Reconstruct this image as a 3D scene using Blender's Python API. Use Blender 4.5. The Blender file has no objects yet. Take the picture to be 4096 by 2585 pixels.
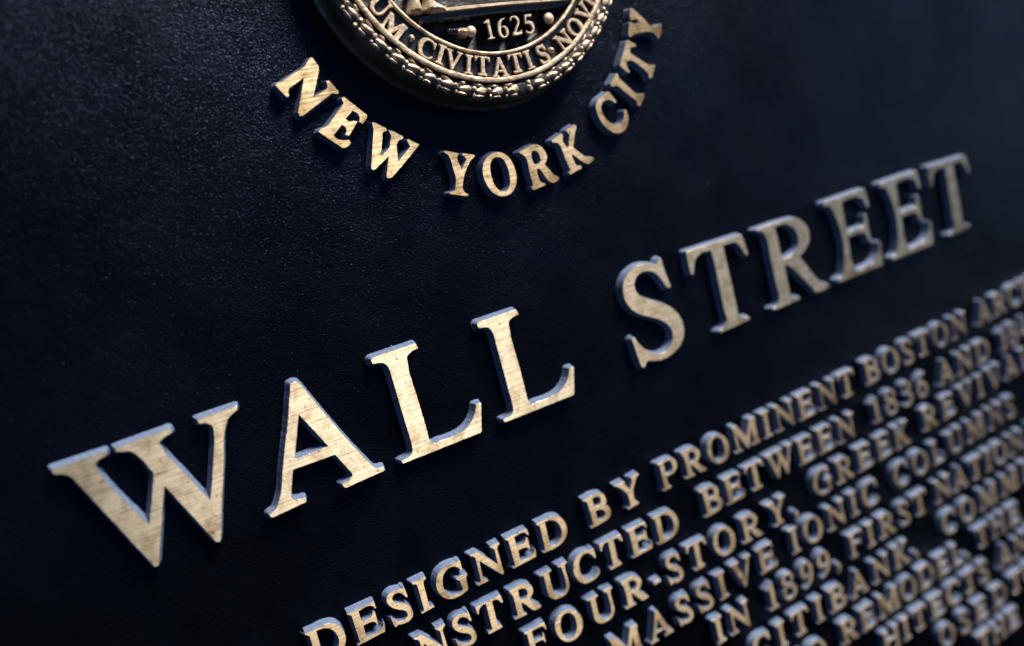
import bpy, bmesh, math, random
from mathutils import Matrix, Vector, noise
from mathutils.geometry import tessellate_polygon

MM = 0.001
sc = bpy.context.scene
col = sc.collection
random.seed(7)

# ------------------------------------------------------------ camera, world, light, exposure
PLAQUE = Matrix.Translation((0, 0, 1.5)) @ Matrix.Rotation(math.radians(90), 4, 'X')   # plaque x,y in the wall, z out of it
CAM_ROT = ((0.8458467, 0.300801, -0.4405248), (-0.2508092, 0.9531273, 0.1692425), (0.4707846, -0.0326655, 0.8816433))
CAM_LOC = (-80.357, 86.63, 273.749)
cam = bpy.data.cameras.new("camera")
cam.sensor_width = 36.0
cam.lens = 28.3684
cam.shift_x, cam.shift_y = 0.00136, 0.00390
cam.clip_start, cam.clip_end = 0.01, 100.0
cam.dof.use_dof = True
cam.dof.focus_distance = 0.289
cam.dof.aperture_fstop = 3.9
co = bpy.data.objects.new("camera", cam)
col.objects.link(co)
co.matrix_world = PLAQUE @ (Matrix.Translation(Vector(CAM_LOC) * MM) @ Matrix(CAM_ROT).to_4x4())
sc.camera = co

SUN_ELEV, SUN_AZ = math.radians(54), math.radians(129)      # azimuth clockwise from +Y; the plaque faces -Y
w = bpy.data.worlds.new("World")
sc.world = w
w.use_nodes = True
nt = w.node_tree
nt.nodes.clear()
sky = nt.nodes.new("ShaderNodeTexSky")
sky.sky_type = 'NISHITA'
sky.sun_disc = False
sky.sun_elevation = SUN_ELEV
sky.sun_rotation = SUN_AZ
sky.air_density, sky.dust_density, sky.ozone_density = 0.28, 0.0, 6.0
bg = nt.nodes.new("ShaderNodeBackground")
bg.inputs[1].default_value = 0.05
wo = nt.nodes.new("ShaderNodeOutputWorld")
nt.links.new(sky.outputs[0], bg.inputs[0])
nt.links.new(bg.outputs[0], wo.inputs[0])

sun = bpy.data.lights.new("sun", 'SUN')
sun.energy = 5.0
sun.angle = math.radians(24)
sun.color = (1.0, 0.93, 0.82)
so = bpy.data.objects.new("sun", sun)
col.objects.link(so)
sd = Vector((math.sin(SUN_AZ) * math.cos(SUN_ELEV), math.cos(SUN_AZ) * math.cos(SUN_ELEV), math.sin(SUN_ELEV)))
so.rotation_euler = sd.to_track_quat('Z', 'Y').to_euler()

sc.view_settings.view_transform = 'Standard'
sc.view_settings.look = 'None'
sc.view_settings.gamma = 1.0
sc.view_settings.exposure = 1.08
sc.view_settings.use_curve_mapping = False

# ------------------------------------------------------------ materials
def mat(name):
    m = bpy.data.materials.new(name)
    m.use_nodes = True
    n = m.node_tree
    n.nodes.clear()
    out = n.nodes.new("ShaderNodeOutputMaterial")
    p = n.nodes.new("ShaderNodeBsdfPrincipled")
    n.links.new(p.outputs[0], out.inputs[0])
    return m, n, p

def N(n, kind, **kw):
    x = n.nodes.new(kind)
    for k, v in kw.items():
        setattr(x, k, v)
    return x

def noise_tex(n, vec, scale, detail=3.0, rough=0.55):
    t = N(n, "ShaderNodeTexNoise")
    t.inputs["Scale"].default_value = scale
    t.inputs["Detail"].default_value = detail
    t.inputs["Roughness"].default_value = rough
    n.links.new(vec, t.inputs["Vector"])
    return t.outputs[0]

def ramp(n, fac, stops):
    r = N(n, "ShaderNodeValToRGB")
    e = r.color_ramp.elements
    while len(e) < len(stops):
        e.new(0.5)
    for el, (pos, c) in zip(e, stops):
        el.position = pos
        el.color = (*c, 1) if len(c) == 3 else c
    n.links.new(fac, r.inputs[0])
    return r.outputs[0]

def g(v):
    return (v, v, v)

def coords(n, rot=0.0, scale=(1, 1, 1)):
    tc = N(n, "ShaderNodeTexCoord")
    mp = N(n, "ShaderNodeMapping")
    mp.inputs["Rotation"].default_value = (0, 0, rot)
    mp.inputs["Scale"].default_value = scale
    n.links.new(tc.outputs["Object"], mp.inputs[0])
    return tc.outputs["Object"], mp.outputs[0]

def bump(n, h, strength, dist, prev=None):
    b = N(n, "ShaderNodeBump")
    b.inputs["Strength"].default_value = strength
    b.inputs["Distance"].default_value = dist
    n.links.new(h, b.inputs["Height"])
    if prev is not None:
        n.links.new(prev, b.inputs["Normal"])
    return b.outputs[0]

# dark satin paint on the sand-cast background
M_PLATE, n, p = mat("dark_background_paint")
v, _ = coords(n)
grain = noise_tex(n, v, 1500, 3.0, 0.7)
lumps = noise_tex(n, v, 1500, 2.0, 0.6)
broad = noise_tex(n, v, 34, 3.0, 0.6)
nrm = bump(n, lumps, 0.8, 0.00042, bump(n, broad, 0.5, 0.0012))
n.links.new(nrm, p.inputs["Normal"])
vor = N(n, "ShaderNodeTexVoronoi")                       # sparse specks of dust
vor.inputs["Scale"].default_value = 75
n.links.new(v, vor.inputs["Vector"])
spot = ramp(n, vor.outputs["Distance"], [(0.012, g(1.0)), (0.022, g(0.0))])
sepc = N(n, "ShaderNodeSeparateColor")
n.links.new(vor.outputs["Color"], sepc.inputs[0])
keep = ramp(n, sepc.outputs[0], [(0.62, g(0.0)), (0.66, g(1.0))])
mk = N(n, "ShaderNodeMath", operation='MULTIPLY')
n.links.new(spot, mk.inputs[0])
n.links.new(keep, mk.inputs[1])
mixd = N(n, "ShaderNodeMix", data_type='RGBA')
n.links.new(mk.outputs[0], mixd.inputs[0])
mixd.inputs[7].default_value = (0.20, 0.21, 0.22, 1)
n.links.new(mixd.outputs[2], p.inputs["Base Color"])
n.links.new(ramp(n, broad, [(0.3, (0.0008, 0.0009, 0.0013)), (0.75, (0.0016, 0.0018, 0.0024))]), mixd.inputs[6])
n.links.new(ramp(n, broad, [(0.3, g(0.25)), (0.7, g(0.33))]), p.inputs["Roughness"])
n.links.new(ramp(n, noise_tex(n, v, 13, 4.0, 0.62), [(0.35, g(0.13)), (0.68, g(0.28))]), p.inputs["Specular IOR Level"])
p.inputs["Specular Tint"].default_value = (0.36, 0.50, 1.0, 1.0)

# same paint on the sides of the letters, dusty, with blue skylight put into its colour
M_SIDE, n, p = mat("dusty_skylight_tinted_side_paint")
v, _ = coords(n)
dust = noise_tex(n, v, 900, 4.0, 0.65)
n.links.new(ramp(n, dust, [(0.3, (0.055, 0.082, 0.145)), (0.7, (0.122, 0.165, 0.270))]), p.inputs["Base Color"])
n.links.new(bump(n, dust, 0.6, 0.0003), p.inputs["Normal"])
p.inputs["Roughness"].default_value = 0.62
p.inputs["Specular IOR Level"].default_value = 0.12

ANISO, TANGENT = 0.86, (0.16, 1.0, 0.0)        # the faces were sanded along the lines of text
def brushed(name, base_lo, base_hi, rot, rough_lo, rough_hi, metallic, grime=0.5):
    m, n, p = mat(name)
    v, s = coords(n, rot, (60, 1500, 300))
    info = N(n, "ShaderNodeObjectInfo")
    rz = N(n, "ShaderNodeMapRange")                        # the sanding direction wanders from letter to letter
    rz.inputs[3].default_value, rz.inputs[4].default_value = rot - 0.16, rot + 0.16
    n.links.new(info.outputs["Random"], rz.inputs[0])
    cz = N(n, "ShaderNodeCombineXYZ")
    n.links.new(rz.outputs[0], cz.inputs[2])
    n.links.new(cz.outputs[0], s.node.inputs["Rotation"])
    grain = noise_tex(n, s, 1.0, 4.0, 0.65)
    v2, s2 = coords(n, rot + 0.05, (30, 3200, 300))
    fine = noise_tex(n, s2, 1.0, 2.0, 0.6)
    blot = noise_tex(n, v, 190, 5.0, 0.68)
    pits = noise_tex(n, v, 520, 3.0, 0.65)
    mx = N(n, "ShaderNodeMath", operation='MULTIPLY_ADD')
    mx.inputs[1].default_value = 0.6
    n.links.new(grain, mx.inputs[0])
    ml = N(n, "ShaderNodeMath", operation='MULTIPLY')
    ml.inputs[1].default_value = 0.4
    n.links.new(fine, ml.inputs[0])
    n.links.new(ml.outputs[0], mx.inputs[2])
    c1 = ramp(n, mx.outputs[0], [(0.36, base_lo), (0.62, base_hi)])
    mulc = N(n, "ShaderNodeMix", data_type='RGBA', blend_type='MULTIPLY')
    mulc.inputs[0].default_value = 1.0
    n.links.new(c1, mulc.inputs[6])
    n.links.new(ramp(n, blot, [(0.36, (0.68, 0.64, 0.57)), (0.54, (1, 1, 1))]), mulc.inputs[7])
    mul2 = N(n, "ShaderNodeMix", data_type='RGBA', blend_type='MULTIPLY')
    mul2.inputs[0].default_value = 1.0
    n.links.new(mulc.outputs[2], mul2.inputs[6])
    n.links.new(ramp(n, pits, [(0.30, g(1 - grime)), (0.38, g(1.0))]), mul2.inputs[7])
    # every letter took its polish and tarnish a little differently
    tarn = noise_tex(n, v, 46, 3.0, 0.6)
    vary = N(n, "ShaderNodeMath", operation='MULTIPLY_ADD')
    vary.inputs[1].default_value = 0.22
    n.links.new(info.outputs["Random"], vary.inputs[0])
    n.links.new(tarn, vary.inputs[2])
    mul3 = N(n, "ShaderNodeMix", data_type='RGBA', blend_type='MULTIPLY')
    mul3.inputs[0].default_value = 1.0
    n.links.new(mul2.outputs[2], mul3.inputs[6])
    n.links.new(ramp(n, vary.outputs[0], [(0.40, (0.62, 0.58, 0.50)), (0.58, (1, 1, 1))]), mul3.inputs[7])
    n.links.new(mul3.outputs[2], p.inputs["Base Color"])
    n.links.new(ramp(n, mx.outputs[0], [(0.35, g(rough_hi)), (0.65, g(rough_lo))]), p.inputs["Roughness"])
    p.inputs["Metallic"].default_value = metallic
    p.inputs["Anisotropic"].default_value = ANISO
    tg = N(n, "ShaderNodeVectorTransform", vector_type='VECTOR', convert_from='OBJECT', convert_to='WORLD')
    tg.inputs[0].default_value = TANGENT
    n.links.new(tg.outputs[0], p.inputs["Tangent"])
    n.links.new(bump(n, blot, 0.15, 0.0003, bump(n, mx.outputs[0], 0.4, 0.00028)), p.inputs["Normal"])
    return m

M_FACE = brushed("brushed_bronze_face", (0.33, 0.262, 0.175), (0.92, 0.78, 0.575), math.radians(-9), 0.38, 0.52, 0.92, 0.7)
M_FACE2 = brushed("worn_bronze_small_face", (0.22, 0.165, 0.10), (0.70, 0.535, 0.335), math.radians(6), 0.42, 0.56, 0.84, 0.8)
M_RIM = brushed("worn_bronze_edge", (0.25, 0.20, 0.13), (0.62, 0.50, 0.34), 0.3, 0.35, 0.6, 0.8, 0.8)

M_SEAL, n, p = mat("cast_bronze_relief")
v, _ = coords(n)
a = noise_tex(n, v, 380, 4.0, 0.6)
n.links.new(ramp(n, a, [(0.3, (0.30, 0.225, 0.15)), (0.6, (0.72, 0.555, 0.40))]), p.inputs["Base Color"])
p.inputs["Metallic"].default_value = 0.65
n.links.new(ramp(n, a, [(0.3, g(0.62)), (0.7, g(0.45))]), p.inputs["Roughness"])
n.links.new(bump(n, a, 0.8, 0.0006), p.inputs["Normal"])

M_PATINA, n, p = mat("black_patina_recess")
v, _ = coords(n)
a = noise_tex(n, v, 500, 4.0, 0.6)
n.links.new(ramp(n, a, [(0.35, (0.006, 0.007, 0.010)), (0.6, (0.016, 0.016, 0.018)), (0.78, (0.05, 0.048, 0.032))]), p.inputs["Base Color"])
p.inputs["Roughness"].default_value = 0.38
n.links.new(bump(n, a, 0.6, 0.0006), p.inputs["Normal"])

M_WALL, n, p = mat("brown_patina_edge")
v, _ = coords(n)
a = noise_tex(n, v, 160, 5.0, 0.65)
n.links.new(ramp(n, a, [(0.4, (0.07, 0.06, 0.048)), (0.75, (0.24, 0.20, 0.14))]), p.inputs["Base Color"])
p.inputs["Metallic"].default_value = 0.5
p.inputs["Roughness"].default_value = 0.42
n.links.new(bump(n, a, 0.4, 0.0005), p.inputs["Normal"])

# ------------------------------------------------------------ helpers
def outline(text, scale, n=7):
    """'x,y' corner and 'x,ys' smooth points -> closed polylines."""
    res = []
    for c in text.split('/'):
        pts, sm = [], []
        for t in c.split(';'):
            s = t.endswith('s')
            x, y = (t[:-1] if s else t).split(',')
            pts.append(Vector((float(x) * scale, float(y) * scale)))
            sm.append(s)
        K = len(pts)
        tan = [None] * K
        for i in range(K):
            if sm[i]:
                a, b, c2 = pts[i - 1], pts[i], pts[(i + 1) % K]
                la, lc = (b - a).length + 1e-9, (c2 - b).length + 1e-9
                tan[i] = ((b - a) / la * lc + (c2 - b) / lc * la).normalized()
        out = []
        for i in range(K):
            j = (i + 1) % K
            a, b = pts[i], pts[j]
            L = (b - a).length
            out.append(a)
            if not sm[i] and not sm[j]:
                continue
            ch = (b - a) / (L + 1e-9)
            ta, tb = tan[i] or ch, tan[j] or ch
            for k in range(1, n):
                t = k / n
                out.append((2*t**3 - 3*t*t + 1) * a + (t**3 - 2*t*t + t) * L * ta + (3*t*t - 2*t**3) * b + (t**3 - t*t) * L * tb)
        res.append(out)
    return res

def area(c):
    return 0.5 * sum(c[i - 1].x * c[i].y - c[i].x * c[i - 1].y for i in range(len(c)))

def prep(contours, step, rag, seed):
    """Resample, orient (outer ccw, holes cw), round the corners a little and roughen."""
    res = []
    for k, c in enumerate(contours):
        if (area(c) > 0) != (k == 0):
            c = c[::-1]
        # clip the corners so that they are slightly rounded, as cast letters are
        r = []
        K = len(c)
        for i in range(K):
            a, b, d = c[i - 1], c[i], c[(i + 1) % K]
            u, v = a - b, d - b
            lu, lv = u.length, v.length
            if lu < 1e-6 or lv < 1e-6:
                continue
            ang = abs((-u).angle_signed(v)) if True else 0
            if ang > 0.5:
                q = min(0.33 * lu, 0.33 * lv, step * 0.7)
                p0, p1 = b + u / lu * q, b + v / lv * q
                r += [p0, (p0 + p1) * 0.25 + b * 0.5, p1]
            else:
                r.append(b)
        c = r
        r = []
        for i in range(len(c)):
            a, b = c[i], c[(i + 1) % len(c)]
            m = max(1, int((b - a).length / step + 0.5))
            for j in range(m):
                q = a.lerp(b, j / m)
                f = noise.noise_vector(Vector((q.x * 1.1 + seed * 7.3, q.y * 1.1, seed)))
                f2 = noise.noise_vector(Vector((q.x * 3.1 + seed * 3.3, q.y * 3.1, seed + 5)))
                r.append(q + Vector((f.x, f.y)) * rag + Vector((f2.x, f2.y)) * rag * 0.6)
        # drop near duplicates
        rr = []
        for q in r:
            if not rr or (q - rr[-1]).length > step * 0.12:
                rr.append(q)
        res.append(rr)
    return res

def offset(c, d):
    K = len(c)
    out = []
    for i in range(K):
        a, b, e = c[i - 1], c[i], c[(i + 1) % K]
        u, v = (b - a), (e - b)
        if u.length < 1e-9 or v.length < 1e-9:
            out.append(b.copy())
            continue
        n1 = Vector((u.y, -u.x)).normalized()
        n2 = Vector((v.y, -v.x)).normalized()
        m = n1 + n2
        if m.length < 1e-3:
            m = n1
        m = m.normalized()
        out.append(b + m * (d / max(m.dot(n1), 0.62)))
    return out

def raised(bm, contours, profile, slots, origin=(0, 0), rot=0.0, dome=0.0):
    """Raise outlines: profile = [(height, outward offset)] from foot to top; slots = material of each ring, last one = face."""
    ca, sa = math.cos(rot), math.sin(rot)
    def put(q, z):
        return bm.verts.new(((origin[0] + q.x * ca - q.y * sa) * MM, (origin[1] + q.x * sa + q.y * ca) * MM, z * MM))
    tops = []
    for c in contours:
        prev = None
        for (z, d), slot in zip(profile, [0] + list(slots)):
            ring = [put(q, z) for q in offset(c, d)]
            if prev is not None:
                K = len(ring)
                for i in range(K):
                    j = (i + 1) % K
                    f = bm.faces.new((prev[i], prev[j], ring[j], ring[i]))
                    f.material_index = slot
                    f.smooth = True
            prev = ring
        tops.append(prev)
    flat = [v for t in tops for v in t]
    tris = tessellate_polygon([[v.co.copy() for v in t] for t in tops])
    for t in tris:
        try:
            f = bm.faces.new([flat[i] for i in t])
        except ValueError:
            continue
        f.normal_update()
        if f.normal.z < 0:
            f.normal_flip()
        f.material_index = slots[-1]
        f.smooth = False

def finish(bm, name, mats, parent=None, loc=None, sharp=0.75):
    bm.normal_update()
    for e in bm.edges:
        if len(e.link_faces) == 2 and (e.calc_face_angle(0) > sharp or e.link_faces[0].material_index != e.link_faces[1].material_index):
            e.smooth = False
    me = bpy.data.meshes.new(name)
    bm.to_mesh(me)
    bm.free()
    for m in mats:
        me.materials.append(m)
    return link(name, me, parent, loc)

def link(name, me, parent=None, loc=None):
    o = bpy.data.objects.new(name, me)
    col.objects.link(o)
    if parent is not None:
        o.parent = parent
    if loc is not None:
        o.location = Vector(loc) * MM
    return o

def lathe(bm, prof, seg, slots, cx=0.0, cy=0.0, wob=0.0):
    rings = []
    for r, z in prof:
        ring = []
        for k in range(seg):
            t = 2 * math.pi * k / seg
            e = wob * noise.noise(Vector((math.cos(t) * 9, math.sin(t) * 9, r * 0.7 + z)))
            ring.append(bm.verts.new(((cx + (r + e) * math.cos(t)) * MM, (cy + (r + e) * math.sin(t)) * MM, (z + e * 0.7) * MM)))
        rings.append(ring)
    for a in range(len(rings) - 1):
        for k in range(seg):
            j = (k + 1) % seg
            f = bm.faces.new((rings[a][k], rings[a][j], rings[a + 1][j], rings[a + 1][k]))
            f.material_index = slots[a] if isinstance(slots, (list, tuple)) else slots
            f.smooth = True
    return rings

def pebble(bm, x, y, z, a, b, h, rot, slot=0, seg=14, rings=6, taper=0.0, seed=0.0):
    """A low cast lump: half ellipsoid of half-axes a, b and height h, set tangentially."""
    ca, sa = math.cos(rot), math.sin(rot)
    prev = None
    for i in range(rings + 1):
        t = i / rings * math.pi / 2
        s, zz = math.cos(t), math.sin(t)
        ring = []
        for k in range(seg if i < rings else 1):
            u = 2 * math.pi * k / seg
            px, py = a * s * math.cos(u), b * s * math.sin(u) * (1 - taper * math.cos(u))
            w_ = 1 + 0.26 * noise.noise(Vector((px * 0.9 + seed * 3.7, py * 0.9, zz + seed)))
            px, py = px * w_, py * w_
            ring.append(bm.verts.new(((x + px * ca - py * sa) * MM, (y + px * sa + py * ca) * MM, (z + h * zz * w_) * MM)))
        if prev is not None:
            for k in range(seg):
                j = (k + 1) % seg
                f = bm.faces.new((prev[k], prev[j], ring[j], ring[k]) if i < rings else (prev[k], prev[j], ring[0]))
                f.material_index = slot
                f.smooth = True
        prev = ring

# ------------------------------------------------------------ outlines (millimetres x 100 for the big letters, cap height 1000 for the small ones)
TITLE = [
  ('WALL', [
    ('W', '-10298,3999;-8771,3986;-8790,3850;-9090,3776s;-9173,3662s;-9160,3501s;-8903,2647;-8337,1316;-8008,2104;-7733,2834;-7979,3493s;-8161,3748s;-8367,3806s;-8513,3864;-8519,3976;-6874,4009;-6856,3858;-7206,3753s;-7297,3681s;-7276,3532s;-6845,2345;-6443,1319;-6160,2019;-5760,3099;-5670,3475s;-5680,3651s;-5772,3756s;-6019,3841;-6036,3990;-4756,3985;-4796,3855;-5133,3691s;-5254,3523s;-5757,2186;-6130,1171;-6431,250;-6543,-38;-6605,-65;-6679,-18;-7565,2341;-7758,1874;-8459,13;-8514,-27;-8592,10;-9825,3497;-9888,3608s;-10012,3728s;-10267,3841'),
    ('A', '-2911,4096;-2796,4124s;-2687,4096s;-2597,3951;-2127,2757;-1556,1403;-1203,665;-1032,322s;-905,196s;-675,158;-660,23;-2203,-19;-2263,158;-1952,220s;-1827,302s;-1836,426;-2188,1248;-3701,1288;-4026,426;-3968,309s;-3789,235s;-3578,205;-3585,59;-4824,2;-4863,141;-4599,253s;-4412,486s;-3963,1518;-3316,3027/-2957,3031;-2316,1595;-3545,1599'),
    ('L', '-19,3966;47,4027;1753,4009;1792,3816;1462,3755s;1307,3655s;1263,3449s;1216,3058;1248,1916;1248,770;1252,419s;1305,292s;1646,258s;2237,230s;2718,312s;3123,571s;3319,839s;3406,1039;3611,1036;3326,-11;3250,-43;41,-7;8,117;340,157s;516,289s;547,486s;551,1211;549,2375;542,3392;499,3591s;382,3721s;16,3812'),
    ('L', '4299,3931;4365,3992;6071,3974;6110,3781;5780,3720s;5625,3620s;5581,3415s;5534,3023;5566,1881;5566,735;5570,384s;5623,257s;5964,223s;6555,195s;7036,277s;7441,536s;7637,804s;7724,1004;7929,1001;7644,-46;7568,-78;4359,-42;4326,82;4658,122s;4834,254s;4865,451s;4869,1176;4867,2340;4860,3357;4817,3556s;4700,3686s;4334,3777'),
  ]),
  ('STREET', [
    ('S', '13389,4055;13450,3376;13577,2760;13522,2695;13344,2775;13171,3175s;12921,3525s;12582,3706s;12201,3727s;11880,3577s;11731,3311s;11774,2989s;12035,2705s;12547,2378s;13078,2078s;13502,1684s;13736,1237s;13769,795s;13605,379s;13272,90s;12766,-102s;12221,-135s;11769,-25s;11530,55;11396,-34;11303,-161;11156,-118;11054,644;10986,1172;11133,1212;11264,925s;11504,565s;11854,273s;12251,123s;12713,184s;13047,487s;13129,854s;12999,1181s;12688,1491s;12126,1823s;11609,2122s;11253,2507s;11107,2946s;11139,3346s;11383,3753s;11853,3996s;12337,4050s;12742,3962s;13102,3849;13231,3994'),
    ('T', '14802,3937;18110,3860;18181,3492;18264,2934;18128,2860;17992,3174s;17829,3474s;17581,3642s;17247,3671s;16915,3661;16912,2915;16944,1730;16943,504;17014,314s;17207,205s;17546,161;17548,24;15712,-49;15647,61;16067,180s;16223,354s;16215,875;16229,2121;16221,3105;16191,3636;15934,3680s;15528,3653s;15194,3458s;15045,3178s;14930,2888;14802,2924;14784,3392'),
    ('R', '19005,3834;20112,3845;21048,3807s;21669,3729s;22118,3387s;22306,2877s;22217,2512s;21902,2208s;21393,1949;21775,1348;22201,679s;22505,355s;22911,179;23029,25;22452,-46s;22015,2;21411,826;20924,1429;20543,1797;20328,1787;20308,1332;20332,360;20452,208s;20624,149s;20885,111;20880,-9;19187,-38;19066,91;19452,159s;19574,315s;19592,1230;19587,2522;19547,3397s;19426,3607s;19109,3751/20191,3663;20591,3687s;20994,3612s;21394,3321s;21568,2874s;21494,2509s;21203,2240s;20793,2119s;20256,2101;20240,2991'),
    ('E', '23650,4000;26690,4000;26750,3100;26590,3080;26450,3500s;26100,3730s;24870,3740;24870,2220;25800,2220;26150,2300s;26310,2750;26450,2750;26450,1400;26300,1400;26150,1860s;25800,1980;24870,1980;24870,600s;25000,280s;25550,240;26350,320s;26800,650s;27010,1200;27150,1170;27010,0;23650,0;23610,160;24050,300s;24210,600s;24210,3400s;24050,3700s;23610,3840'),
    ('E', '27808,4000;30848,4000;30908,3100;30748,3080;30608,3500s;30258,3730s;29028,3740;29028,2220;29958,2220;30308,2300s;30468,2750;30608,2750;30608,1400;30458,1400;30308,1860s;29958,1980;29028,1980;29028,600s;29158,280s;29708,240;30508,320s;30958,650s;31168,1200;31308,1170;31168,0;27808,0;27768,160;28208,300s;28368,600s;28368,3400s;28208,3700s;27768,3840'),
    ('T', '31761,3998;35070,3922;35141,3554;35224,2996;35088,2922;34951,3235s;34788,3536s;34540,3704s;34207,3733s;33875,3722;33872,2977;33904,1792;33903,566;33973,376s;34167,267s;34506,223;34508,86;32672,13;32606,123;33027,242s;33183,416s;33175,937;33189,2182;33180,3166;33151,3698;32894,3741s;32488,3714s;32154,3519s;32005,3239s;31890,2950;31762,2986;31743,3454'),
  ]),
]
ARC = [
  ('NEW', [
    ('N', '944,14388;1018,14376;1140,14055;1064,13858;641,13093;1194,13297;1253,13408s;1247,13553;1353,13556;1580,13141;1541,13065;1334,13128;128,12593;20,12593;5,12715;545,13800;-60,13534;-117,13447s;-136,13288;-219,13264;-479,13699;-423,13763;-228,13780s;-70,13850;662,14130;818,14283'),
    ('E', '1606,12908;1699,12947;2344,12191;2301,12106;2099,11936;1987,12026;2051,12137s;2026,12296s;1874,12448;1542,12218;1639,12107s;1799,12092s;1935,12051;1495,11633;1383,11695;1464,11833s;1458,11942s;1361,12053;952,11750;1089,11585s;1264,11519s;1453,11496;1488,11397;1323,11285s;1158,11279;488,11978;553,12035;826,12094s;1030,12238;1635,12736'),
    ('W', '2447,11923;2553,11881;2915,11614;2876,11543;2746,11521s;2649,11304;2422,10735;2813,10939;3008,11343;2963,11526;3001,11560;3438,11226;3399,11155;3279,11140s;2980,10404;3601,10832;3542,11046;3585,11108;3956,10834;3900,10790;3152,10278;2594,9932;2441,9937;2422,10021;2709,10675;2083,10334;1966,10337;1963,10439;2425,11662'),
  ]),
  ('YORK', [
    ('Y', '4824,10373;4893,10414;5405,10206;5342,10143;5284,10091s;5278,9977;5344,9616;5642,9931;5611,10022s;5517,10144;5570,10177;6021,10018;5997,9959;5834,9885s;5589,9654;5399,9411s;5308,9251;5187,8916s;5218,8806s;5354,8671;5282,8627;4627,8860;4626,8904;4853,8942s;4916,9056s;5023,9366s;5022,9699;5002,10112s;4958,10249s'),
    ('O', '7070,9912s;7372,9691s;7530,9287s;7529,8861s;7359,8498s;7048,8289s;6683,8302s;6379,8511s;6193,8896s;6162,9295s;6292,9632s;6570,9859s;6801,9929s/6918,9760s;7129,9650s;7247,9321s;7244,8897s;7112,8555s;6905,8429s;6732,8469s;6552,8682s;6477,9042s;6501,9377s;6603,9617s;6746,9744s'),
    ('R', '7898,9740;8319,9835;8616,9873s;8852,9806s;9037,9558s;9069,9281s;8887,9048;9063,8765;9199,8558s;9324,8484;9387,8393;9312,8327s;9052,8282;8943,8355s;8690,8820;8599,8948s;8490,8958;8464,8761;8498,8442;8693,8335;8696,8269;8123,8202;8052,8286;8171,8421;8149,8831;8083,9569s;7957,9675/8454,9625s;8584,9657s;8718,9570s;8763,9372s;8748,9213s;8653,9131s;8428,9128;8381,9399'),
    ('K', '9456,9878;10001,10055;10030,9954;9975,9856s;10097,9421;10190,9512;10351,9946;10215,10109;10262,10154;10661,10263;10746,10230;10741,10144;10596,9925;10365,9421;10582,9184;10910,8907s;11170,8858;11227,8756;10900,8638;10780,8697s;10377,9060;10225,9175;10227,9009;10302,8689;10526,8646;10534,8555;9936,8417;9874,8492;9997,8589;9888,9108;9692,9736s;9481,9798'),
  ]),
  ('CITY', [
    ('C', '12596,11235;12708,11216;12956,10759;12857,10747;12705,10879s;12530,10929s;12281,10880s;12140,10718s;12134,10458s;12297,10127s;12611,9898s;12888,9864s;13101,10014s;13228,10370;13325,10371;13372,10115s;13255,9794s;12998,9576s;12650,9538s;12278,9736s;12009,10107s;11890,10503s;11906,10798s;12089,11025s;12353,11128s'),
    ('I', '12841,11510;13255,11872;13341,11839;13322,11693;13941,10984;14154,10871s;14442,10841;14425,10748;14091,10397;13958,10447;13982,10615;13826,10757;13189,11396;12904,11399'),
    ('T', '13520,12159;14141,13056;14250,13067;14578,12851;14530,12771;14312,12777s;14197,12681s;14198,12550;14799,12080;15008,11941s;15320,11892;15257,11760;14993,11400;14883,11418;14888,11608;14726,11825;14022,12276s;13890,12240s;13866,12074s;13958,11853;13861,11804'),
    ('Y', '14683,14276;14799,14291;15291,13787;15511,13513s;15741,13444s;16120,13496;16105,13338;15957,13053;15816,12912;15777,12956;15676,13130s;15389,13265s;14997,13281;14599,13261s;14383,13190;14298,13265;14493,13772;14575,13769;14693,13671;15069,13666;14844,13909;14715,13832;14577,13862;14576,13992'),
  ]),
]
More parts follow.
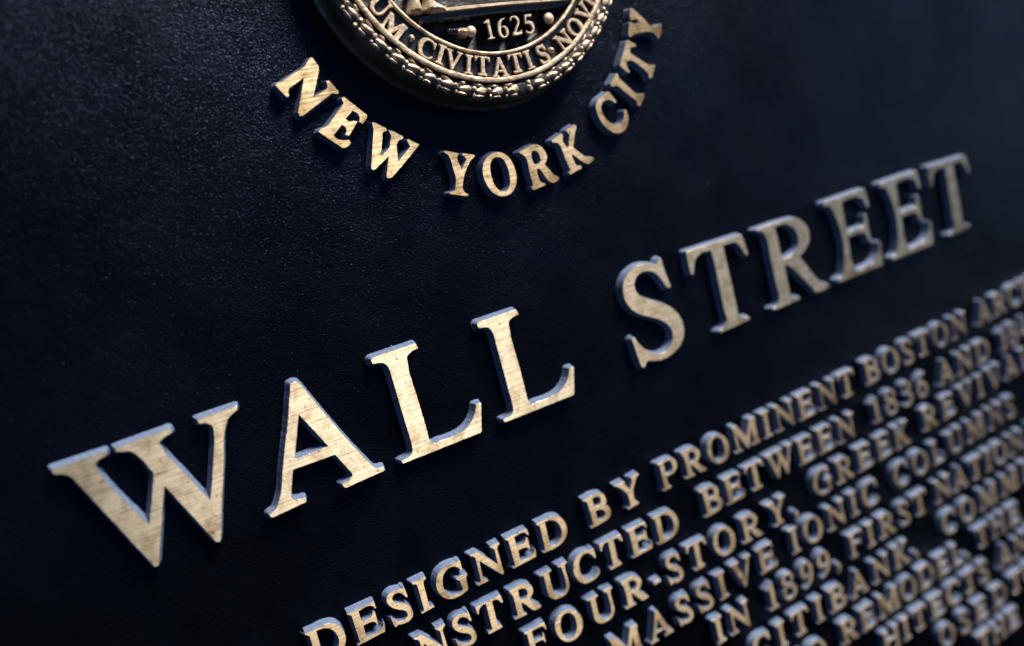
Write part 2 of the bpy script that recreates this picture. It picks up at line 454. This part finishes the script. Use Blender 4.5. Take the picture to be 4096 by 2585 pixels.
GLYPH = {
  ',': '40,180s;140,200s;210,100s;180,-80s;40,-220;10,-180;90,-60s;70,0s;0,80s',
  '-': '0,420;300,420;300,300;0,300',
  '1': '290,1020;360,1020;360,90;480,50;480,0;40,0;40,50;170,90;170,840;20,800;0,860',
  '2': '0,0;0,80;250,360s;410,620;420,780s;330,900s;190,900s;70,740;10,760;70,930s;290,1020s;510,950s;610,760s;530,540;230,160;490,160;570,250;620,240;570,0',
  '3': '40,800;120,960s;300,1020s;500,970s;580,800s;530,640s;420,560s;580,460s;640,300s;560,80s;340,-20s;100,-10;0,50s;0,140;80,140;180,70s;340,80s;440,200s;430,360s;320,470s;160,480;160,540;320,590s;400,700s;380,840s;270,900s;170,870s;90,770',
  '4': '380,1020;510,1020;510,360;640,360;640,250;510,250;510,0;330,0;330,250;0,250;0,340/330,360;330,760;110,360',
  '5': '110,1000;550,1000;570,860;210,860;180,660;350,660s;550,560s;610,340s;530,100s;290,-20s;70,10;0,80s;30,170;130,120s;290,70s;400,180s;410,360s;310,500;30,500',
  '6': '560,1010;380,980s;140,820s;10,520s;0,300s;80,80s;300,-20s;540,80s;640,320s;560,540s;380,620s;220,560;300,780s;440,910s;560,950/320,540s;420,460s;450,290s;400,100s;310,60s;210,160s;180,360s;220,500s',
  '8': '350,1020s;580,950s;650,770s;520,550s;660,420s;700,250s;580,50s;350,-20s;120,50s;0,250s;50,430s;190,540s;60,680s;50,800s;140,970s/360,940s;480,880s;500,760s;420,600s;250,700s;210,820s;270,920s/270,480s;450,380s;520,240s;460,90s;340,60s;200,120s;160,270s',
  '9': '80,-10;260,20s;500,180s;630,480s;640,700s;560,920s;340,1020s;100,920s;0,680s;80,460s;260,380s;420,440;340,220s;200,90s;80,50/320,460s;220,540s;190,710s;240,900s;330,940s;430,840s;460,640s;420,500s',
  'A': '450,1020;570,1020;910,100;1000,60;1000,0;610,0;610,60;690,90s;640,260;320,260;260,90s;350,60;350,0;0,0;0,60;90,110/350,340;610,340;480,710',
  'B': '0,1000;577,999s;769,926s;852,734s;835,585s;785,513;902,376s;913,191s;784,47s;544,0s;59,0;24,50;155,78;169,216;151,845;89,927;13,961/376,900;500,900s;629,832s;646,713s;585,629s;372,624/374,457;498,457s;650,377s;689,247s;611,149s;375,155',
  'C': '827,988;879,963;893,650;833,647;747,813s;628,910s;425,914s;266,766s;218,499s;289,238s;422,92s;620,61s;811,155s;897,247;919,169;810,48s;567,-20s;283,15s;99,186s;0,447s;16,703s;152,926s;397,1020s;625,1004s;759,958',
  'D': '2,1000;307,992;617,991s;816,927s;960,751s;1022,500s;993,289s;848,110s;625,13s;44,0;0,54;103,82;116,209;117,870;23,953/332,915;539,887s;682,800s;787,618s;803,377s;698,181s;530,103s;319,125',
  'E': '0,1000;809,982;835,771;781,763;730,869s;660,908s;347,902;348,601;594,598;667,674s;703,749;762,695;759,320;694,336;659,417s;586,447s;357,458;345,117;690,120s;827,188s;878,285;925,241;875,9;53,0;22,49;125,75;123,164;116,891;23,963',
  'F': '0,1000;740,1000;770,760;720,750;680,860s;580,920;270,920;270,570;500,570;560,600s;590,690;640,690;640,370;590,370;560,470s;500,500;270,500;270,90;380,60;380,0;0,0;0,60;80,90;80,910;0,940',
  'G': '844,995;903,977;901,665;847,680;785,794s;663,885s;475,892s;322,801s;241,634s;220,458s;263,249s;410,102s;569,64s;729,99;751,172;726,415;629,484;618,552;1007,529;1018,493;952,430;929,83;882,33;672,-20s;417,-17s;212,76s;59,268s;0,526s;41,733s;169,918s;384,1009s;597,1020s;778,985',
  'H': '0,1000;340,1000;340,940;265,910;265,560;695,560;695,910;620,940;620,1000;960,1000;960,940;885,910;885,90;960,60;960,0;620,0;620,60;695,90;695,480;265,480;265,90;340,60;340,0;0,0;0,60;75,90;75,910;0,940',
  'I': '0,999;438,1000;455,923;360,890;334,785;325,124;370,71;449,71;465,22;50,0;5,49;114,67;130,134;133,835;103,899;15,933',
  'K': '0,1000;380,1000;380,940;270,910;270,560;600,900;550,940;550,1000;890,1000;890,940;780,900;490,600;840,110;950,60;950,0;610,0;340,440;270,380;270,90;380,60;380,0;0,0;0,60;80,90;80,910;0,940',
  'L': '0,1000;380,1000;380,940;270,910;270,80;560,80;660,130s;730,300;780,300;750,0;0,0;0,60;80,90;80,910;0,940',
  'M': '75,999;332,1000;393,906;697,445;953,998;1231,995;1265,923;1206,769;1220,127;1292,62;1286,5;864,12;833,60;959,115;974,203;958,633;701,-15;618,24;254,660;285,134;408,55;387,9;66,15;0,89;157,117;161,208;139,869;97,955',
  'N': '14,993;266,1000;311,968;800,368;816,769;804,840;707,928;676,975;1014,987;1027,916;937,862;915,787;936,21;898,-15;841,7;273,688;253,131;394,46;391,-2;37,-7;0,54;139,81;154,170;166,846;108,906;33,948',
  'O': '790,882s;930,665s;965,381s;859,117s;614,-20s;330,-1s;120,164s;1,438s;0,726s;115,927s;341,1020s;564,998s/562,893s;696,759s;749,493s;681,210s;559,89s;368,79s;246,203s;175,451s;211,721s;333,893s',
  'P': '0,1000;480,1000;640,970s;760,860s;790,720s;750,560s;620,460s;460,430s;270,440;270,90;380,60;380,0;0,0;0,60;80,90;80,910;0,940/270,920;420,920s;540,870s;590,730s;550,580s;430,510s;270,510',
  'R': '64,979;430,1000;682,943s;831,808s;852,614s;748,479s;665,414;816,231;938,104;1010,43;972,3;747,0;669,56;492,312;389,440;376,342;382,103;477,52;469,3;57,12;0,79;146,99;164,209;158,759;97,865/373,852;526,841s;637,741s;630,614s;523,520s;369,528',
  'S': '568,1002;610,981;639,697;615,650;565,675;501,813s;408,885s;278,895s;204,827s;210,737s;297,645s;461,553s;608,402s;663,199s;621,63s;480,-20s;287,-18s;147,26;85,-20;46,10;0,295;10,358;48,328;124,202s;249,109s;400,99s;480,175s;461,301s;335,394s;163,520s;44,687s;22,851s;105,981s;259,1020s;404,996s;519,968',
  'T': '0,1000;872,995;904,748;836,724;755,860s;659,922s;566,917;551,173;671,82;676,7;214,0;161,85;341,108;336,226;345,941;208,938s;120,868s;65,739;9,753',
  'U': '0,964;424,977;434,929;320,907;318,779;321,430s;367,179s;485,88s;650,72s;781,184s;817,386s;793,878;668,947;672,1000;1010,993;1006,940;922,904;903,716;925,377s;905,189s;757,20s;525,-20s;298,31s;163,181s;137,455s;135,845;122,920;17,927',
  'V': '0,1000;390,1000;390,950;310,920s;310,870;550,280;740,870;740,920s;660,950;660,1000;970,1000;970,950;880,900;530,-20;450,-20;90,900;0,950',
  'W': '0,1008;379,1005;374,971;300,953s;279,925s;282,885s;346,673;487,343;568,538;636,719;575,883s;530,946s;479,960s;443,975;441,1003;849,1011;854,973;767,947s;745,929s;750,893s;857,598;957,343;1027,517;1126,785;1148,878s;1146,922s;1123,948s;1062,969;1057,1006;1375,1005;1365,973;1282,932s;1251,890s;1127,559;1034,307;959,78;932,7;916,0;898,12;678,597;630,481;456,19;443,9;423,19;117,884;102,911s;71,941s;8,969',
  'Y': '0,969;435,972;455,910;422,859;574,612;726,863;682,978;1027,1000;1033,932;928,888;710,588;664,433s;659,240s;706,132;782,78;791,20;329,0;294,58;429,77;446,265s;428,468s;267,751;107,903',
}
LINES = [
  [('WAS', -106.62, 2.1, -54.85, -0.017), ('DESIGNED', -50.44, 2.348, -55.69, -0.0127), ('BY', 67.88, 4.101, -56.64, -0.0035), ('PROMINENT', 107.51, 2.274, -56.72, -0.0004), ('BOSTON', 242.02, 3.095, -56.08, 0.01), ('ARCHI', 338.81, 2.1, -54.75, 0.0175)],
  [('NSTRUCTED', -15.19, 2.218, -76.29, -0.0152), ('BETWEEN', 125.55, 2.054, -77.48, -0.0016), ('1836', 243.12, 4.284, -77.0, 0.0097), ('AND', 298.43, 3.498, -76.32, 0.015), ('184', 355.95, 2.1, -75.29, 0.0206)],
  [('FOUR-STORY,', 27.55, 3.799, -96.32, -0.0221), ('GREEK', 193.49, 2.951, -97.18, 0.0117), ('REVIVAL', 278.97, 4.058, -95.43, 0.0291)],
  [('MASSIVE', 62.55, 3.595, -118.65, 0.0116), ('IONIC', 171.75, 3.733, -117.38, 0.0116), ('COLUMNS', 249.92, 3.894, -116.47, 0.0116)],
  [('IN', 116.76, 2.712, -136.81, -0.0038), ('1899,', 150.69, 3.843, -136.93, -0.0038), ('FIRST', 209.16, 3.291, -137.16, -0.0038), ('NATIONAL', 279.12, 2.615, -137.42, -0.0038)],
  [('CITIBANK,', 135.61, 4.155, -157.67, 0.0), ('COMMIS', 280.71, 4.557, -157.67, 0.0)],
  [('TO', 154.17, 2.1, -177.8, 0.0), ('REMODEL,', 191.24, 2.068, -177.8, 0.0), ('THE', 306.61, 3.203, -177.8, 0.0)],
  [('HITECTS', 219.73, 3.021, -198.0, 0.0), ('AND', 323.16, 2.1, -198.0, 0.0)],
  [('OSED', 262.83, 5.3, -218.2, 0.0), ('TO', 329.74, 2.1, -218.2, 0.0)],
  [('THE', 293.07, 2.1, -238.4, 0.0)],
]
RING = [('U', -151.3, 50.8), ('M', -142.6, 52.7), ('.', -134.5, 51.2), ('C', -127.9, 51.7), ('I', -121.8, 51.4), ('V', -116.3, 51.6), ('I', -109.5, 51.7), ('T', -103.3, 51.5), ('A', -95.5, 51.9), ('T', -87.5, 51.3), ('I', -81.3, 51.5), ('S', -73.8, 52.0), ('.', -68.8, 52.4), ('N', -61.6, 52.7), ('O', -53.0, 52.8), ('V', -44.9, 54.3), ('I', -39.4, 55.8)]
FOOT_A = [(-34.8, -28.1), (-34.3, -26.7), (-32.9, -24.2), (-31.6, -20.8), (-29.1, -21.1), (-29.8, -24.6), (-29.6, -27.1), (-29.2, -28.8), (-30.5, -29.2), (-32.7, -29.0)]
FOOT_B = [(-28.8, -28.4), (-28.6, -26.8), (-27.8, -24.9), (-26.6, -21.4), (-23.6, -21.8), (-24.4, -25.5), (-22.8, -26.8), (-20.8, -28.0), (-19.9, -29.0), (-21.5, -29.6), (-25.2, -29.6), (-27.6, -29.1)]
BAR = [(-27.7, -29.5), (-15.1, -29.2), (-9.5, -28.4)]

# ------------------------------------------------------------ the plaque
plaque = bpy.data.objects.new("plaque", None)
plaque.empty_display_size = 0.05
col.objects.link(plaque)
plaque.matrix_world = PLAQUE
plaque["label"] = "black bronze wall plaque with raised gold lettering and a round city seal"
plaque["category"] = "plaque"

PZ = -3.7                                     # the background lies 3.7 mm under the letter faces (local z = 0)
bm = bmesh.new()
x0, x1, y0, y1 = -330.0, 490.0, -430.0, 330.0
def box_ring(bm, prof, slots):
    prev = None
    for (ins, z), s in zip(prof, [0] + slots):
        r = [bm.verts.new(((x) * MM, (y) * MM, z * MM)) for x, y in ((x0 + ins, y0 + ins), (x1 - ins, y0 + ins), (x1 - ins, y1 - ins), (x0 + ins, y1 - ins))]
        if prev:
            for k in range(4):
                j = (k + 1) % 4
                bm.faces.new((prev[k], prev[j], r[j], r[k])).material_index = s
        prev = r
    bm.faces.new(prev).material_index = 0
box_ring(bm, [(0, PZ - 14), (0, -0.8), (0.8, 0), (14, 0), (15.5, -1.0), (17, PZ)], [0, 0, 1, 1, 0])
plate = finish(bm, "background_plate", [M_PLATE, M_FACE], plaque)

def letter_mesh(text, scale, step, rag, seed, prof, faces, d=0.0):
    """Mesh of one raised letter; returns (mesh builder bm, origin in mm)."""
    cs = outline(text, scale)
    if d:
        cs = [offset(c, d if (area(c) > 0) == (k == 0) else -d) for k, c in enumerate(cs)]
    xs = [q.x for q in cs[0]]
    ys = [q.y for q in cs[0]]
    ox, oy = (min(xs) + max(xs)) / 2, min(ys)
    cs = [[q - Vector((ox, oy)) for q in c] for c in cs]
    cs = prep(cs, step, rag, seed)
    bm = bmesh.new()
    raised(bm, cs, prof, faces)
    return bm, (ox, oy)

def draft(h, base):
    return [(-0.05, base * 1.02), (0.10, base * 0.86), (h * 0.12, base * 0.68), (h * 0.42, base * 0.46), (h * 0.9, base * 0.14), (h * 0.98, base * 0.04), (h, 0.0)]
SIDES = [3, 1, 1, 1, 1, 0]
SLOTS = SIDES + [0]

def word_root(name, loc, label=None):
    e = bpy.data.objects.new(name, None)
    e.empty_display_size = 0.005
    col.objects.link(e)
    e.parent = plaque
    e.location = Vector(loc) * MM
    if label:
        e["label"] = label
    return e

seed = 1
for block, prefix in ((TITLE, "large"), (ARC, "medium")):
    for word, letters in block:
        made = []
        for ch, txt in letters:
            seed += 1
            bm, (ox, oy) = letter_mesh(txt, 0.01, 0.55 if prefix == "large" else 0.32, 0.11 if prefix == "large" else 0.05, seed,
                                       draft(3.7, 1.25 if prefix == "large" else 1.0), SLOTS)
            made.append((bm, ox, oy))
        bx, by = made[0][1], made[0][2]
        root = word_root("word", (bx, by, PZ), "%s raised word %s" % (prefix, word))
        for bm, ox, oy in made:
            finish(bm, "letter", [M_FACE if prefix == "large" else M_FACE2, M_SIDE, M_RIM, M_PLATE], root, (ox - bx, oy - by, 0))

# ---- the small text: one mesh per character, copied
CAP = 13.0
BODY = {}
BOLD = {'W': 0.26, 'U': 0.1, 'C': 0.08, 'O': 0.06, 'V': 0.1, '1': 0.1, '6': 0.1, '9': 0.1, '8': 0.1, '3': 0.1}
def body_mesh(ch, var):
    if (ch, var) not in BODY:
        cs = outline(GLYPH[ch], 0.001 * CAP, 6)
        d = BOLD.get(ch, 0.0) - 0.16
        wid = max(q.x for q in cs[0])
        cs = [[q - Vector((wid / 2, 0)) for q in c] for c in cs]
        cs = prep(cs, 0.30, 0.055, len(BODY) * 1.7 + var * 31)
        if d:
            cs = [offset(c, d) for c in cs]
        bm = bmesh.new()
        raised(bm, cs, draft(3.7, 0.9), SLOTS)
        bm.normal_update()
        for e in bm.edges:
            if len(e.link_faces) == 2 and e.link_faces[0].material_index != e.link_faces[1].material_index:
                e.smooth = False
        me = bpy.data.meshes.new("letter")
        bm.to_mesh(me)
        bm.free()
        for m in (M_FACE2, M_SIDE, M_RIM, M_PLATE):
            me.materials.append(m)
        BODY[(ch, var)] = (me, wid)
    return BODY[(ch, var)]

def glyph_width(ch):
    return max(q.x for q in outline(GLYPH[ch], 0.001 * CAP)[0])

budget = 62                                    # small letters that are sub-parts of their own
for li, row in enumerate(LINES):
    for word, x, sp, y, slope in row:
        pos = []
        cx = x
        for ch in word:
            wd = glyph_width(ch)
            pos.append((ch, cx + wd / 2, y + slope * (cx + wd / 2 - x)))
            cx += wd + sp
        split = budget >= len(word)
        rnd = random.Random(li * 100 + len(word))
        if split:
            budget -= len(word)
            root = word_root("word", (pos[0][1], pos[0][2], PZ))
            for k, (ch, px, py) in enumerate(pos):
                o = link("letter", body_mesh(ch, (k + li) % 2)[0], root, (px - pos[0][1], py - pos[0][2], 0))
                o.rotation_euler.z = slope + rnd.uniform(-0.012, 0.012)
        else:
            bm = bmesh.new()
            for k, (ch, px, py) in enumerate(pos):
                t = bmesh.new()
                t.from_mesh(body_mesh(ch, (k + li) % 2)[0])
                t.transform(Matrix.Translation(((px - pos[0][1]) * MM, (py - pos[0][2]) * MM, 0)) @ Matrix.Rotation(slope + rnd.uniform(-0.012, 0.012), 4, 'Z'))
                tmp = bpy.data.meshes.new("tmp")
                t.to_mesh(tmp)
                t.free()
                bm.from_mesh(tmp)
                bpy.data.meshes.remove(tmp)
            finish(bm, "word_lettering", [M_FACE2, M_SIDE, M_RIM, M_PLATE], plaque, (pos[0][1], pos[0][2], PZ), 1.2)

# ------------------------------------------------------------ the round seal
SX, SY = 79.8, 179.8
bm = bmesh.new()
prof = [(65.0, PZ - 0.1), (64.9, -3.2), (64.5, -2.7), (64.0, -2.3), (63.7, 2.0), (63.4, 6.6), (63.0, 7.5), (62.2, 8.0), (60.0, 8.3), (57.6, 7.9), (57.2, 7.5),
        (55.4, 7.5), (55.0, 7.4), (47.6, 7.4), (47.3, 7.5), (46.3, 7.5), (45.9, 6.9), (45.2, 4.3), (44.2, 3.7), (22, 3.6), (8, 3.6), (0.4, 3.6)]
slots = [1, 1, 1, 1, 1, 1, 0, 0, 0, 0, 0, 0, 0, 0, 0, 0, 0, 0, 0, 0, 0]
lathe(bm, prof, 300, slots, 0, 0, 0.10)
seal = finish(bm, "seal", [M_PATINA, M_WALL, M_RIM], plaque, (SX, SY, 0), 0.9)
seal["label"] = "round bronze city seal dated 1625 above the arched words"
def ring(r, half, base, top, name):
    bm = bmesh.new()
    pr = [(r + half * 1.25, base), (r + half * 1.05, base + (top - base) * 0.55), (r + half * 0.75, top - 0.12), (r + half * 0.3, top), (r - half * 0.3, top),
          (r - half * 0.75, top - 0.12), (r - half * 1.05, base + (top - base) * 0.55), (r - half * 1.25, base)]
    lathe(bm, pr, 300, [1, 0, 0, 0, 0, 0, 1], 0, 0, 0.16)
    finish(bm, name, [M_SEAL, M_PATINA], seal)
ring(46.8, 0.62, 7.2, 9.2, "inner_ring")
ring(56.3, 0.95, 7.2, 9.3, "outer_ring")

# wreath of leaves and berries between the outer ring and the edge
bm = bmesh.new()
lat = 6.35
k = 0
a = -85.0
rnd = random.Random(5)
while k < 29:
    for sgn in (-1, 1):
        ang = math.radians(-85.5 + sgn * (2.6 + (k + 0.5) * lat))
        def at(r, da):
            t = ang + sgn * math.radians(da)
            return r * math.cos(t), r * math.sin(t), t + math.pi / 2
        j = lambda q: rnd.uniform(-q, q)
        lean = -0.16 * sgn
        x, y, t = at(60.2 + j(0.15), j(0.4))
        pebble(bm, x, y, 8.0, 2.7 + j(0.35), 1.2 + j(0.2), 1.15 + j(0.2), t + lean + j(0.06), seed=k + sgn * 0.3, taper=0.25 * sgn)
        x, y, t = at(60.0 + j(0.2), 3.2 + j(0.3))
        pebble(bm, x, y, 8.0, 0.95, 0.95, 1.35, 0, seed=k + 20)
        x, y, t = at(58.3, 1.1 + j(0.4))
        pebble(bm, x, y, 7.7, 1.9 + j(0.4), 0.6, 1.05, t - lean + j(0.1), seed=k + 40, taper=0.3 * sgn)
        x, y, t = at(62.2, 0.6 + j(0.4))
        pebble(bm, x, y, 7.5, 2.1 + j(0.4), 0.66, 1.25, t + j(0.06), seed=k + 60)
        x, y, t = at(62.0, 3.0 + j(0.3))
        pebble(bm, x, y, 7.3, 0.9, 0.9, 1.15, 0, seed=k + 80)
    k += 1
for r, da, s in ((60.6, 0.6, 1.5), (59.2, 0.9, 1.2), (61.6, 1.0, 1.2)):
    t = math.radians(-85.5 + da)
    pebble(bm, r * math.cos(t), r * math.sin(t), 8.0, s, s * 0.8, 1.2, t, seed=r)
finish(bm, "leaf_border", [M_SEAL], seal, None, 3.2)

CAST = [(0.0, 0.46), (0.55, 0.32), (1.1, 0.2), (1.55, 0.08), (1.8, -0.06)]
CSL = [1, 1, 0, 0, 0]
RCAP = 6.7
for ch, deg, rr in RING:
    t = math.radians(deg)
    rr = min(rr, 53.0)
    bm = bmesh.new()
    if ch == '.':
        pebble(bm, 0, 0, 0, 1.25, 1.15, 1.9, t, seed=deg)
        nm = "stud"
    else:
        cs = outline(GLYPH[ch], 0.001 * RCAP, 5)
        wid = max(q.x for q in cs[0])
        cs = [[q - Vector((wid / 2, RCAP / 2)) for q in c] for c in cs]
        cs = prep(cs, 0.22, 0.05, deg)
        raised(bm, cs, CAST, CSL)
        nm = "letter"
    o = finish(bm, nm, [M_SEAL, M_PATINA], seal, (rr * math.cos(t), rr * math.sin(t), 7.4), 1.0)
    if ch != '.':
        o.rotation_euler.z = t + math.pi / 2

DIG = [(0.0, 0.55), (1.5, 0.38), (3.4, 0.2), (4.4, 0.1), (4.9, 0.0), (5.1, -0.12)]
for ch, px, py in (('1', -5.3, -37.9), ('6', 0.4, -38.2), ('2', 6.1, -38.1), ('5', 11.9, -38.2)):
    cs = outline(GLYPH[ch], 0.001 * 6.9, 5)
    wid = max(q.x for q in cs[0])
    cs = [[q - Vector((wid / 2, 3.4)) for q in c] for c in cs]
    cs = [offset(c, -0.06) for c in prep(cs, 0.22, 0.05, px)]
    bm = bmesh.new()
    raised(bm, cs, DIG, [1, 1, 1, 0, 0, 0])
    o = finish(bm, "digit", [M_SEAL, M_PATINA], seal, (px, py, 3.7), 1.0)
    o.rotation_euler.z = random.uniform(-0.04, 0.04)

# knobs either side of the date
def knob(x, y, r, h, tail):
    bm = bmesh.new()
    pr = [(r * 1.25, 0), (r * 1.05, h * 0.45), (r * 0.98, h * 0.72), (r * 0.8, h * 0.9), (r * 0.45, h * 0.98), (0.05, h)]
    lathe(bm, pr, 28, [1, 1, 0, 0, 0], 0, 0, 0.1)
    if tail:
        for i in range(12):
            f = i / 11
            pebble(bm, -1.0 - f * 6.5, 0.1 + f * 1.6, 0, 1.6, 1.9 - 0.75 * f, h * (0.92 - 0.35 * f), 0.1, 0 if i < 6 else 1, seed=i * 0.1)
    finish(bm, "knob", [M_SEAL, M_PATINA], seal, (x, y, 3.7), 1.2)
knob(-12.3, -37.4, 2.1, 5.3, True)
knob(21.6, -37.2, 2.2, 5.2, False)

# the ledge the supporters stand on, with a beaded underside
bm = bmesh.new()
cs = prep([[Vector(q) for q in ((-33.0, -29.6), (-20, -29.4), (-8, -29.6), (8, -30.4), (22, -31.4), (33.8, -32.3), (34.2, -33.4), (26, -34.0), (8, -33.2), (-12, -32.6), (-30, -32.0))]], 0.8, 0.12, 3)
cs[0] = cs[0] if area(cs[0]) > 0 else cs[0][::-1]
raised(bm, cs, [(3.7, 0.5), (6.2, 0.2), (7.4, 0.0), (7.9, -0.35)], [1, 1, 1, 1])
cs = prep([[Vector(q) for q in ((-24.0, -28.3), (-8, -28.9), (8, -29.7), (22, -30.6), (33.6, -31.5), (33.6, -32.0), (20, -31.3), (4, -30.4), (-10, -29.9), (-24, -29.5))]], 0.5, 0.1, 4)
cs[0] = cs[0] if area(cs[0]) > 0 else cs[0][::-1]
raised(bm, cs, [(7.0, 0.3), (8.6, 0.12), (9.2, -0.1)], [0, 0, 0])
finish(bm, "ledge", [M_SEAL, M_PATINA], seal, None, 1.0)
bm = bmesh.new()
rnd = random.Random(11)
for i in range(20):
    f = i / 19
    x = -30.5 + f * 50
    pebble(bm, x, -31.2 - 0.03 * (x + 30) + rnd.uniform(-.3, .3), 6.9, rnd.uniform(0.9, 1.5), rnd.uniform(0.8, 1.2), 0.9, rnd.uniform(0, 3), 0 if i < 8 else 1, seed=i)
finish(bm, "bead_trim", [M_WALL, M_PATINA], seal, None, 3.2)
for pts in (FOOT_A, FOOT_B):
    cs = outline(';'.join("%f,%fs" % q for q in pts), 1.0, 6)
    cs = prep(cs, 0.4, 0.08, pts[0][0])
    bm = bmesh.new()
    raised(bm, cs, [(3.7, 0.5), (7.0, 0.2), (8.8, 0.0), (9.8, -0.4), (10.4, -1.0), (10.6, -1.5)], [1, 0, 0, 0, 0, 0])
    finish(bm, "foot", [M_SEAL, M_PATINA], seal, None, 1.3)
